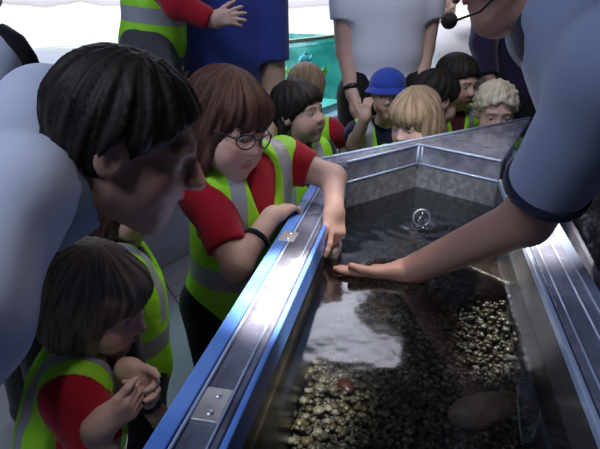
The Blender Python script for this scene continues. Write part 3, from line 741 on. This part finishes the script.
# larger pebbles, each a thing
PC = [(.22,.18,.12),(.14,.115,.085),(.28,.26,.22),(.09,.08,.07),(.18,.14,.09),(.34,.31,.26)]
PM = [mat('pebble_stone', c, rough=.3, noise=(90,tuple(q*.6 for q in c),.4,.7)) for c in PC]
def pebble(px, py, r, m, label, cat='pebble', group=None, name='pebble', seed=0, z=None, flat=.62):
    c = onz(px, py, .60 if px < 480 else .66); c[2] = bed(c[0],c[1])+r*flat*.55+.004 if z is None else z
    pv = stone(c, (r*1.25, r, r*flat), seed+500); lo_ = pv.mean(0); 
    return tag(mesh_obj(name, pv, IF, m), label, cat, group)
for n in range(80):
    px = rng.uniform(252,345); py = rng.uniform(335,447)
    if px < 250+(447-py)*.36: continue
    pebble(px, py, rng.uniform(.006,.0095), PM[n%6], 'small rounded gravel pebble on the lit left side of the pool bed', group='pebbles on the lit left bed', seed=n)
for n in range(40):
    px = rng.uniform(505,560); py = rng.uniform(285,360)
    pebble(px, py, rng.uniform(.006,.0095), PM[(n*5)%6], 'small rounded gravel pebble on the right side of the pool bed', group='pebbles on the right bed', seed=n+90)
M['redstone'] = mat('red_stone', (.09,.028,.025), rough=.3, noise=(80,(.065,.02,.018),.4,.7)); M['yellowstone'] = mat('yellow_stone', (.36,.28,.12), rough=.3, noise=(80,(.28,.2,.08),.4,.7))
pebble(345, 390, .016, M['redstone'], 'reddish pebble at the edge of the dark patch of the pool bed', seed=1)
pebble(272, 408, .015, M['yellowstone'], 'yellow pebble among the gravel beside the blue inner rim', seed=2)
M['darkrock'] = mat('dark_wet_rock', (.030,.028,.028), rough=.35, noise=(30,(.07,.06,.055),.4,.7), bump=(40,.6))
M['brownrock'] = mat('red_brown_rock', (.035,.014,.010), rough=.4, noise=(25,(.06,.03,.02),.4,.7), bump=(40,.5))
M['beigerock'] = mat('beige_rock', (.50,.36,.25), rough=.45, noise=(25,(.36,.20,.12),.4,.7), bump=(40,.5))
def rock(name, c, r, m, label, seed, bumpy=.18, yaw=0, cat='rock', parent=None):
    q = random.Random(seed); S = SDF(); rr = V(*r)
    t = math.radians(yaw); R = np.array([[math.cos(t),-math.sin(t),0],[math.sin(t),math.cos(t),0],[0,0,1.]])
    S.ell(c, rr*.86, R)
    for _ in range(7):
        d = nz(V(q.gauss(0,1),q.gauss(0,1),q.gauss(0,.7))); S.ell(np.asarray(c)+R@(d*rr*.55), rr*q.uniform(.38,.55), R, .25*min(rr))
    ph = [q.uniform(0,6) for _ in range(3)]; fq = 5/max(rr)
    S.disp = lambda P: bumpy*.22*min(rr)*(np.sin(P[...,0]*fq*2+ph[0]+np.sin(P[...,2]*fq*1.7))*np.sin(P[...,1]*fq*2.3+ph[1])+.5*np.sin(P[...,0]*fq*5+ph[2])*np.sin(P[...,1]*fq*4.6)*np.sin(P[...,2]*fq*5))
    v, f = S.mesh(max(max(rr)/22,.003)); o = mesh_obj(name, v, f, m, parent)
    return tag(o, label, cat) if parent is None else o
def bedpt(px, py, dz): c = onz(px,py,.61 if px < 500 else .66); return V(c[0],c[1],bed(c[0],c[1])+dz)
rock('rock', bedpt(365,340,.022), (.060,.030,.028), M['darkrock'], 'dark rounded rock below the open palm, in the shaded water', 3, yaw=8)
rock('rock', bedpt(420,305,.022), (.030,.028,.026), M['darkrock'], 'small dark rock right of the white reflection near the wrist', 5)
rock('rock', bedpt(480,436,.026), (.075,.034,.03), M['beigerock'], 'beige and rust coloured rock at the bottom edge of the pool', 8, yaw=10)
# dark red-brown slab leaning in the right half
c = bedpt(488,312,.030); S = SDF(); t = math.radians(-52); R = np.array([[math.cos(t),-math.sin(t),0],[math.sin(t),math.cos(t),0],[0,0,1.]])
S.box(c, V(.105,.048,.020), R, .012); S.ell(c+R@V(.09,.02,0), (.05,.035,.02), R, .02); S.ell(c+R@V(-.08,-.01,.0), (.045,.045,.022), R, .02)
v, f = S.mesh(.004); tag(mesh_obj('slab_rock', v, f, M['brownrock']), 'flat dark red-brown slab rock lying on gravel right of centre', 'rock')
# pale sea star-like worm tube on the beige rock is left to the rock's own shape; grass blades in the near right corner
root = empty('sea_grass', bedpt(560,440,0), 'thin green sea grass blades in the near right corner of the pool', 'sea grass')
M['blade'] = mat('sea_grass_blade', (.28,.34,.24), rough=.3, noise=(60,(.36,.42,.30),.3,.7))
for n, (ax, ay, bx, by_) in enumerate(((522,449,518,385),(553,449,550,392),(545,449,577,395),(575,449,583,412),(560,449,590,425),(530,449,540,410),(583,449,570,414))):
    a = bedpt(ax, ay, -.005); b = onz(bx, by_, .735+.006*(n%3)); mid = (a+b)/2+V(.006*((n%3)-1),.004,.01)
    v, f = tube_vf([a*(1-t)**2+mid*2*t*(1-t)+b*t*t for t in np.linspace(0,1,8)], [.0028*(1-.7*t) for t in np.linspace(0,1,8)], 6); mesh_obj('blade', v, f, M['blade'], root)
# grey-beige square shell under the girl's fingers, bubble ring
M['shell'] = mat('grey_shell', (.30,.28,.26), rough=.5, noise=(60,(.42,.40,.36),.4,.6), bump=(60,.5))
c = onz(326,250,ZW+.005); S = SDF(); S.box(c, V(.030,.026,.016), frame((.3,1,0),(0,0.1,1)), .007); S.ell(c+V(.01,0,.012), (.02,.018,.012), None, .02)
v, f = S.mesh(.002); tag(mesh_obj('stone', v, f, M['shell']), "squarish grey stone just breaking the water under the girl's fingertips", 'stone')
M['bubble'] = clear('bubble_film', (.95,.96,.98), 1.8, rough=.02)
root = empty('bubble', cb, 'clear ring shaped bubble standing on the water near the far end', 'bubble')
v, f = sphere_vf(cb+V(0,0,.004), (.021,.021,.030), None, 24, 16); mesh_obj('film', v, f, M['bubble'], root)
a_ = np.linspace(0,2*math.pi,28,endpoint=False); v, f = tube_vf([cb+V(.021*math.cos(t),.004*math.sin(t),.017+.021*math.sin(t)) for t in a_], .0022, 8, True); mesh_obj('ring', v, f, M['metal'], root)
v, f = tube_vf([cb+V(.026*math.cos(t),.026*math.sin(t),.001) for t in a_], .0025, 8, True); mesh_obj('foot_ring', v, f, M['bubble'], root)

# ------------------------------------------------------------------ big fish tank behind
def abox(s0, s1, n0, n1, z0, z1): return prism_vf([tuple(ap(s0,n0,0)[:2]),tuple(ap(s1,n0,0)[:2]),tuple(ap(s1,n1,0)[:2]),tuple(ap(s0,n1,0)[:2])], z0, z1)
M['plinth'] = mat('lilac_plinth', (.50,.48,.62), rough=.45, noise=(4,(.56,.54,.66),.3,.7))
M['tankglass'] = clear('tank_glass', (.62,.88,.90), 1.5)
M['tankrim'] = mat('green_glass_edge', (.16,.30,.16), rough=.2, noise=(8,(.24,.36,.24),.3,.7))
M['reef'] = mat('reef_rock', (.03,.13,.13), rough=.8, noise=(5,(.12,.34,.28),.35,.7), bump=(14,.9))
M['sand'] = mat('tank_sand', (.55,.72,.62), rough=.9, noise=(30,(.42,.60,.50),.3,.7), bump=(60,.4))
tank = empty('fish_tank', ap(1,.5,0), 'long glass fronted fish tank with green water behind the visitors', 'fish tank')
v, f = abox(-1.2,2.80,-.06,1.5,0,.42); bevel(mesh_obj('plinth', v, f, M['plinth'], tank, smooth=False), .01)
v, f = abox(-1.2,2.80,-.09,.06,.42,.47); bevel(mesh_obj('ledge', v, f, M['plinth'], tank, smooth=False), .008)
v, f = abox(-1.2,2.75,0,.025,.47,1.035); mesh_obj('front_glass', v, f, M['tankglass'], tank, smooth=False)
v, f = abox(2.71,2.75,.02,1.5,.42,1.035); mesh_obj('end_panel', v, f, mat('tank_end_rockwork', (.06,.24,.24), rough=.8, noise=(7,(.22,.50,.42),.35,.7), bump=(14,.9)), tank, smooth=False)
v, f = abox(-1.2,2.77,-.012,.037,1.03,1.055); bevel(mesh_obj('glass_rim', v, f, M['tankrim'], tank, smooth=False), .004)
v, f = abox(2.71,2.78,-.03,.04,.42,1.055); bevel(mesh_obj('corner_post', v, f, M['plinth'], tank, smooth=False), .005)
M['tankback'] = mat('tank_back_panel', (.05,.24,.24), rough=.7, noise=(5,(.10,.40,.34),.35,.7))
v, f = abox(-1.2,2.71,1.46,1.49,.45,.98); mesh_obj('back_panel', v, f, M['tankback'], tank, smooth=False)
v, f = abox(-1.2,2.71,.025,1.48,.40,.52); mesh_obj('sand_bed', v, f, M['sand'], tank, smooth=False)
S = SDF(); q = random.Random(4)
for n in range(40):
    s_ = -1.1+3.6*n/39; S.ell(ap(s_, 1.05+q.uniform(-.12,.25), .5+q.uniform(.05,.24)), (.22*q.uniform(.7,1.2),.2,.17*q.uniform(.7,1.1)), None, .06)
S.disp = lambda P: .02*np.sin(P[...,0]*26)*np.sin(P[...,1]*24)*np.sin(P[...,2]*28)
v, f = S.mesh(.03); mesh_obj('reef', v, f, M['reef'], tank)
M['tankwater'] = clear('tank_water', (.72,.92,.92), 1.33, bump=(5,.12), rough=.02)
v, f = abox(-1.2,2.71,.026,1.5,.985,1.0); o = mesh_obj('water', v, f, M['tankwater'], smooth=False); tag(o, 'water surface of the long fish tank behind the visitors', 'water', kind='stuff')
# pale rocks that stand out of the water
M['palerock'] = mat('pale_rock', (.62,.55,.48), rough=.8, noise=(9,(.45,.36,.28),.35,.7), bump=(20,.6))
for s_, w_, h_ in ((1.75,.30,.22),(2.05,.22,.15),(.2,.25,.10)):
    rock('rock_outcrop', ap(s_,1.25,.98), (w_,.16,h_), M['palerock'], '', int(s_*9)+3, yaw=60, parent=tank)
def fish(px, py, s_n, L, m, label):
    r = ray(px,py); o3 = V(0,0,CAMZ); # meet the plane s_n behind the glass
    n3 = V(AN[0],AN[1],0); p0 = ap(0,s_n,0); t = np.dot(p0-o3,n3)/np.dot(r,n3); c = o3+r*t
    d = V(AD[0],AD[1],0); R = np.stack([d, V(AN[0],AN[1],0), V(0,0,1)],1)
    root = empty('fish', c, label, 'fish'); S = SDF(); S.ell(c, (L*.5,L*.13,L*.30), R); S.cap(c+d*L*.4, c+d*L*.52, L*.1, L*.06, .02)
    v, f = S.mesh(L/30); mesh_obj('body', v, f, m, root)
    for nm, pts in (('tail_fin', [c+d*L*.5, c+d*L*.78+V(0,0,L*.25), c+d*L*.70, c+d*L*.78-V(0,0,L*.25)]), ('dorsal_fin', [c-d*L*.2+V(0,0,L*.26), c+d*L*.1+V(0,0,L*.44), c+d*L*.38+V(0,0,L*.30), c+d*L*.35+V(0,0,L*.15)])):
        w2 = V(AN[0],AN[1],0)*L*.025; k = len(pts); vv = [p-w2 for p in pts]+[p+w2 for p in pts]
        ff = [tuple(range(k)), tuple(range(2*k-1,k-1,-1))]+[(i,k+i,k+(i+1)%k,(i+1)%k) for i in range(k)]; mesh_obj(nm, vv, ff, m, root, smooth=False)
    for sgn in (-1,1):
        ev, ef = sphere_vf(c-d*L*.33+V(AN[0],AN[1],0)*sgn*L*.095+V(0,0,L*.06), L*.035, None, 10, 7); mesh_obj('eye', ev, ef, M['pupil'], root)
M['fishyellow'] = mat('yellow_fish', (.80,.78,.10), rough=.4, noise=(20,(.7,.62,.05),.3,.7)); M['fishblue'] = mat('pale_blue_fish', (.45,.72,.95), rough=.4, noise=(20,(.6,.8,.95),.3,.7))
fish(324,72,.10,.10,M['fishyellow'],'yellow fish in the tank right of the blond boy\'s head')
fish(287,72,.45,.11,M['fishyellow'],'yellow fish in the tank left of the blond boy\'s head')
fish(304,61,.25,.16,M['fishblue'],'pale blue fish in the tank just above the blond boy\'s hair')

# ------------------------------------------------------------------ the visitors
def arm(el, wr, **k): return dict(el=el, wr=wr, **k)
# girl with glasses leaning on the rim, one hand in the water
sR, sL = at(203,194,1.095), at(284,160,1.235)
Hd = at(226,124,1.125)
d_ = person('person', 'girl with auburn bob and glasses reaching into the pool, hi-vis vest over red polo', Hd, (.72,-.62,-.26), .205, True, M['skin'], M['hair_auburn'],
    sh=(sR,sL), hip=(sR+sL)/2+V(-.06,.05,-.33), up=(.10,.1,1), arms={
    'R': arm(at(237,267,.985), at(272,216,1.085), L=.118, dir=nz(onz(305,197,.872)-at(272,216,1.085)), palm=(.25,.1,-1), kw=dict(curl=(28,50,40), thumb=22)),
    'L': arm(at(333,178,1.20), at(334,208,1.115), L=.118, dir=nz(V(.012,-.065,-.10)), palm=(-.55,.45,-.45), kw=dict(curls=((8,14,10),(40,40,20),(52,50,25),(58,50,30)), thumb=28, spread=9))},
    sleeve={'R':.74,'L':.55}, shirt=M['red'], collar=M['red'], vest=M['vest'], trousers=M['navy'], hair_style='bob', cell=.006, hcell=.0035, fine='RL', gaze=(.62,-.45,-.65), iris=M['iris'])
band(d_, 'R', .55, .030, .006, M['black'], 'wristband')
def glasses(p, m):
    s, H, R = p.s, p.H, p.R; L = lambda x,y,z: H+R@(V(x,y,z)*s); parts = []
    for i in (-1,1):
        pts = [L(i*.033+.024*math.cos(t), .107-.012*abs(math.cos(t))*(1 if math.cos(t)*i>0 else 0), .002+.017*math.sin(t)) for t in np.linspace(0,2*math.pi,24,endpoint=False)]
        parts.append(tube_vf(pts, .0016, 6, True)); parts.append(tube_vf([L(i*.057,.096,.006), L(i*.080,.06,.008), L(i*.086,-.005,.008)], .0016, 6))
        n = len(pts); lv = pts+[sum(pts)/n]; lf = [(j,(j+1)%n,n) for j in range(n)]
        fr_ = (lv, lf); mesh_obj('lens', *fr_, M['lens'], p.root)
    parts.append(tube_vf([L(-.010,.107,.006), L(0,.111,.009), L(.010,.107,.006)], .0016, 6))
    v, f = join(parts); mesh_obj('spectacle_frame', v, f, m, p.root)
glasses(d_, M['plastic_black'])

# man bending in from the left edge
N_ = at(20,188,.70)
a_ = person('person', 'dark haired adult in white polo bending in from the left edge, face turned down', at(127,142,.755), (.93,.08,-.36), .22, False, M['skin_dark'], M['hair_dark'],
    sh=(N_+V(.00,-.18,-.10), N_+V(-.02,.16,.07)), hip=N_+V(-.44,.08,-.14), up=(.32,.0,.95), arms={
    'R': arm(N_+V(-.16,-.28,-.34), N_+V(-.2,-.26,-.56)), 'L': arm(N_+V(-.30,.20,-.20), N_+V(-.42,.16,-.42))},
    sleeve=.8, shirt=M['white_polo'], collar=M['collar_grey'], trousers=M['black'], hair_style='short', cell=.008, hcell=.0045, gaze=(.8,.1,-.6), hd=1.25, feet={'R':V(-.78,.55,.07),'L':V(-.80,.98,.07)})
# small child at the near left, hands clasped
CC = at(147,396,.69)
b_ = person('person', 'small ash blond child at the near left corner, red sleeves, hands clasped beside the rim', at(98,300,.80), (.92,-.22,-.30), .185, True, M['skin_pale'], M['hair_ash'],
    sh=(at(75,395,.70), at(88,352,.88)), hip=at(35,430,.79)+V(0,0,-.20), arms={
    'R': arm(at(98,448,.66), CC+V(-.068,-.045,-.022), L=.112, dir=nz(V(.8,.48,.25)), palm=(-.45,.85,.15), kw=dict(curl=(38,55,35), thumb=25)),
    'L': arm(at(118,392,.83), CC+V(-.046,.058,.006), L=.112, dir=nz(V(.8,-.52,-.10)), palm=(-.5,-.85,.1), kw=dict(curl=(25,40,30), thumb=25))},
    sleeve={'R':1.0,'L':1.0}, shirt=M['red'], collar=M['red'], vest=M['vest'], trousers=M['navy'], hair_style='bob', cell=.006, hcell=.004, fine='RL', hd=1.1, Lt=.27)
# child between, seen by vest only
H_ = at(124,200,1.22)
c_ = person('person', 'child squeezed behind the near left child, only the hi-vis vest showing', H_, (.75,-.35,-.35), .19, True, M['skin'], M['hair_brown'],
    torso_yaw=70, shirt=M['navy'], vest=M['vest'], trousers=M['black'], hair_style='bob', sleeve=.7, lean=(.0,.0), long_sleeve=True, Lt=.32)

# adult in royal blue polo holding a child
e_ = person('person', 'adult in royal blue polo shirt carrying a child, standing behind the girl with glasses', V(-.275,1.96,1.66), (-.25,-.95,-.1), .23, False, M['skin'], M['hair_brown'],
    arms={'L': arm(at(273,84,1.97), at(268,138,1.92)), 'R': arm(V(-.52,2.0,1.12), V(-.49,1.86,1.03), dir=(.5,-.5,.1), palm=(.3,.5,.8))}, torso_yaw=188,
    sleeve=.80, shirt=M['blue_polo'], collar=M['blue_polo'], trousers=M['navy'], hair_style='bob', sw=.165, belly=1.12, dp=.12, shirt_lo=.05)
Nf = at(150,-52,1.78)
f_ = person('person', 'carried child, red sleeve reaching across the royal blue polo', Nf+V(.06,-.01,.15), (.8,-.3,-.1), .19, True, M['skin'], M['hair_brown'],
    sh=(Nf+V(.0,-.10,-.01), Nf+V(.02,.09,-.01)), hip=Nf+V(-.02,.0,-.27), arms={
    'R': arm(at(176,4,1.66), at(212,20,1.66), L=.105, dir=nz(V(.09,.01,.012)), palm=(.1,.9,-.2), kw=dict(spread=14, curl=(10,15,10))), 'L': arm(at(180,-60,1.9), at(200,-90,1.88))},
    long_sleeve=True, shirt=M['red'], vest=M['vest'], trousers=M['charcoal'], hair_style='bob', cell=.007, fine='R',
    feet={'R': at(155,140,1.66), 'L': at(150,140,1.76)}, knee={'R': at(160,80,1.60), 'L': at(165,80,1.74)})

# blond boy looking at the fish, girl with pony tails
g_ = person('person', 'blond boy turned away towards the fish tank, hi-vis vest with red sleeves', at(305,90,2.25), (-.25,.95,.0), .195, True, M['skin_pale'], M['hair_blond'],
    torso_yaw=12, shirt=M['red'], vest=M['vest'], trousers=M['navy'], sleeve=.9, lean=(0,-.05), arms={'R': arm(at(345,140,2.24), at(343,168,2.22))})
h_ = person('person', 'dark haired girl with side tails looking up to the right, hi-vis vest over navy top', at(299,113,1.74), (.80,-.58,.10), .185, True, M['skin'], M['hair_dark'],
    torso_yaw=150, shirt=M['navy'], collar=M['navy'], vest=M['vest'], trousers=M['navy'], hair_style='tied', sleeve=.8, gaze=(.8,-.5,.3), up=(-.1,0,1), hd=1.3)
# man in white shirt
Ni = V(.352,2.36,1.42)
i_ = person('person', 'man in white short sleeved shirt and black trousers standing at the back, wristwatch on', Ni+V(.05,-.05,.235), (.3,-1,-.25), .235, False, M['skin'], M['hair_dark'],
    sh=(Ni+V(-.18,0,0), Ni+V(.18,0,0)), hip=Ni-V(0,0,.48), arms={'R': arm(at(346,50,2.34), at(352,90,2.28), dir=(.02,-.05,-.2), palm=(1,.1,0)), 'L': arm(at(424,48,2.36), at(420,88,2.30), dir=(-.02,-.05,-.2), palm=(-1,.1,0))},
    sleeve=.62, shirt=M['staff_white'], collar=M['staff_white'], trousers=M['black'], sw=.18, shirt_lo=-.01)
band(i_, 'R', .93, .037, .010, M['plastic_black'], 'watch')
# boy with bucket hat
j_ = person('person', 'boy in blue bucket hat with a hand at his mouth, hi-vis vest, behind the pool', at(387,96,2.12), (-.12,-.97,.04), .165, True, M['skin'], M['hair_brown'],
    torso_yaw=185, shirt=M['navy'], vest=M['vest'], trousers=M['navy'], sleeve=.4, arms={'R': arm(at(354,146,2.06), at(365,117,1.99), L=.09, dir=(.12,.04,.9), palm=(.5,.8,0), kw=dict(curl=(30,40,30)))}, fine='R')
def bucket_hat(p, m):
    H, R, s = p.H, p.R, p.s; L = lambda x,y,z: H+R@(V(x,y,z)*s); S = SDF()
    S.ell(L(0,-.010,.060), np.array((.099,.116,.088))*s, R); S.half(-R[:,2], -(R[:,2]@L(0,0,.040)), .006)
    v, f = S.mesh(.005); cr = mesh_obj('hat', v, f, m, p.root)
    ring = []
    for a in np.linspace(0,2*math.pi,36,endpoint=False): ring.append(a)
    prof = ((.094,.060),(.100,.052),(.122,.026),(.124,.022),(.116,.024),(.092,.048))
    vv = [L(r*math.sin(a)*.97, r*1.13*math.cos(a)-.008, z) for a in ring for r, z in prof]; k = len(prof)
    ff = [(i*k+j, i*k+(j+1)%k, ((i+1)%36)*k+(j+1)%k, ((i+1)%36)*k+j) for i in range(36) for j in range(k)]
    mesh_obj('hat_brim', vv, ff, m, cr)
bucket_hat(j_, M['hat'])
# blond girl at the far rim and the children round her
k_ = person('person', 'blond girl with chin length hair looking down into the far end of the pool', at(415,121,1.80), (-.66,-.62,-.30), .195, True, M['skin_pale'], M['hair_blond'],
    torso_yaw=205, shirt=M['navy'], vest=M['vest'], trousers=M['navy'], hair_style='bob', hd=1.15, gaze=(-.5,-.5,-.8))
l_ = person('person', 'dark haired child right behind the blond girl at the far rim, turned away', at(436,100,2.03), (.85,.30,-.25), .19, True, M['skin'], M['hair_dark'],
    torso_yaw=110, shirt=M['navy'], vest=M['vest'], trousers=M['navy'], hair_style='short', hd=1.3)
m_ = person('person', 'dark haired boy in maroon top standing at the back beside the curly child', at(457,82,2.24), (.50,-.80,-.20), .195, True, M['skin'], M['hair_dark'],
    torso_yaw=165, shirt=M['maroon'], vest=M['vest'], trousers=M['navy'], hair_style='fringe', hd=1.2, lean=(0,-.03))
n_ = person('person', 'white blond curly haired child peeping over the far right rim', at(495,112,2.04), (-.12,-.97,-.2), .195, True, M['skin'], M['hair_white'],
    torso_yaw=190, shirt=M['navy'], vest=M['vest'], trousers=M['navy'], hair_style='curly', hd=1.4)
# dark dressed adult behind them
q_ = person('person', 'adult in dark purple and black clothes standing behind the curly haired child', V(.99,2.46,1.68), (-.4,-.9,-.2), .23, False, M['skin_dark'], M['hair_dark'],
    torso_yaw=200, shirt=M['purple'], trousers=M['black'], long_sleeve=True, arms={'R': arm(at(483,42,2.42), at(488,78,2.34), dir=(.05,-.05,-.2), palm=(1,.2,0))}, shirt_lo=.08, belly=1.1)
band(q_, 'R', .92, .036, .010, M['plastic_black'], 'watch')
# pale dressed visitors far back by the bright wall
M['cream'] = mat('cream_cloth', (.80,.76,.78), bump=(60,.3), **cl); M['pink'] = mat('pink_cloth', (.75,.12,.20), bump=(60,.3), **cl)
p_ = person('person', 'visitor in white clothes with a pink bag in the bright gap far behind', at(447,-4,4.3)+V(0,0,.0), (-.8,-.5,-.1), .22, False, M['skin_pale'], M['hair_brown'],
    torso_yaw=215, shirt=M['cream'], trousers=M['cream'], sleeve=.8, cell=.012, hcell=.008, sw=.16)

# man on the right with his arm in the water
S0 = at(590,62,.70); wr = onz(407,272,.779); el = at(526,220,.845)
o_ = person('person', 'man in grey blue polo with headset microphone, open palm in the water', V(.345,.94,1.385), (-.90,.10,-.30), .235, False, M['skin_dark'], M['hair_dark'],
    sh=(S0+V(.10,.36,.02), S0+V(.03,-.02,.0)), hip=V(.86,.80,.86), arms={
    'L': arm(el, wr, L=.150, dir=nz(onz(338,271,.768)-wr), palm=(.05,.30,.95), kw=dict(curl=(2,4,4), spread=3, thumb=14)),
    'R': arm(S0+V(.30,.42,-.22), S0+V(.34,.24,-.36))},
    sleeve={'L':.75,'R':.8}, shirt=M['grey_polo'], collar=M['navy'], cuff=M['navy'], trousers=M['black'], hair_style='short', cell=.007, hcell=.005, fine='L', feet={'R':V(.98,1.1,.07),'L':V(.92,.62,.07)})
def headset(p):
    H, R, s = p.H, p.R, p.s; L = lambda x,y,z: H+R@(V(x,y,z)*s); hs = V(0,0,0)
    pts = [L(-.088,.0,.0), L(-.080,.05,-.05), L(-.060,.09,-.075), L(-.035,.122,-.078)]
    v, f = tube_vf(pts, .002, 8); b = mesh_obj('headset_boom', v, f, M['plastic_black'], p.root)
    v, f = sphere_vf(L(-.028,.132,-.076), .013, None, 18, 12); mesh_obj('foam_tip', v, f, M['foam'], b)
headset(o_)
# rockwork beyond the right rim

rock('rock', V(.80,1.32,.44), (.17,.24,.46), M['darkrock'], 'tall dark mottled rockwork beyond the right rim of the touch pool', 21, bumpy=.3)
# adult at the far left edge, only shoulder and strap in view
r_ = person('person', 'adult in lilac white top with a black shoulder strap at the top left edge', at(-48,-50,1.40), (.6,.75,-.1), .23, False, M['skin'], M['hair_dark'],
    torso_yaw=40, shirt=M['white_polo'], trousers=M['black'], sleeve=.8, hair_style='bob', cell=.009)

K = SDF(); K.p = []
pts = [at(-12,40,1.27), at(4,34,1.25), at(16,42,1.24), at(27,58,1.25), at(36,80,1.27)]
v, f = tube_vf(pts, .022, 10); mesh_obj('shoulder_strap', v, f, M['black'], r_.root)
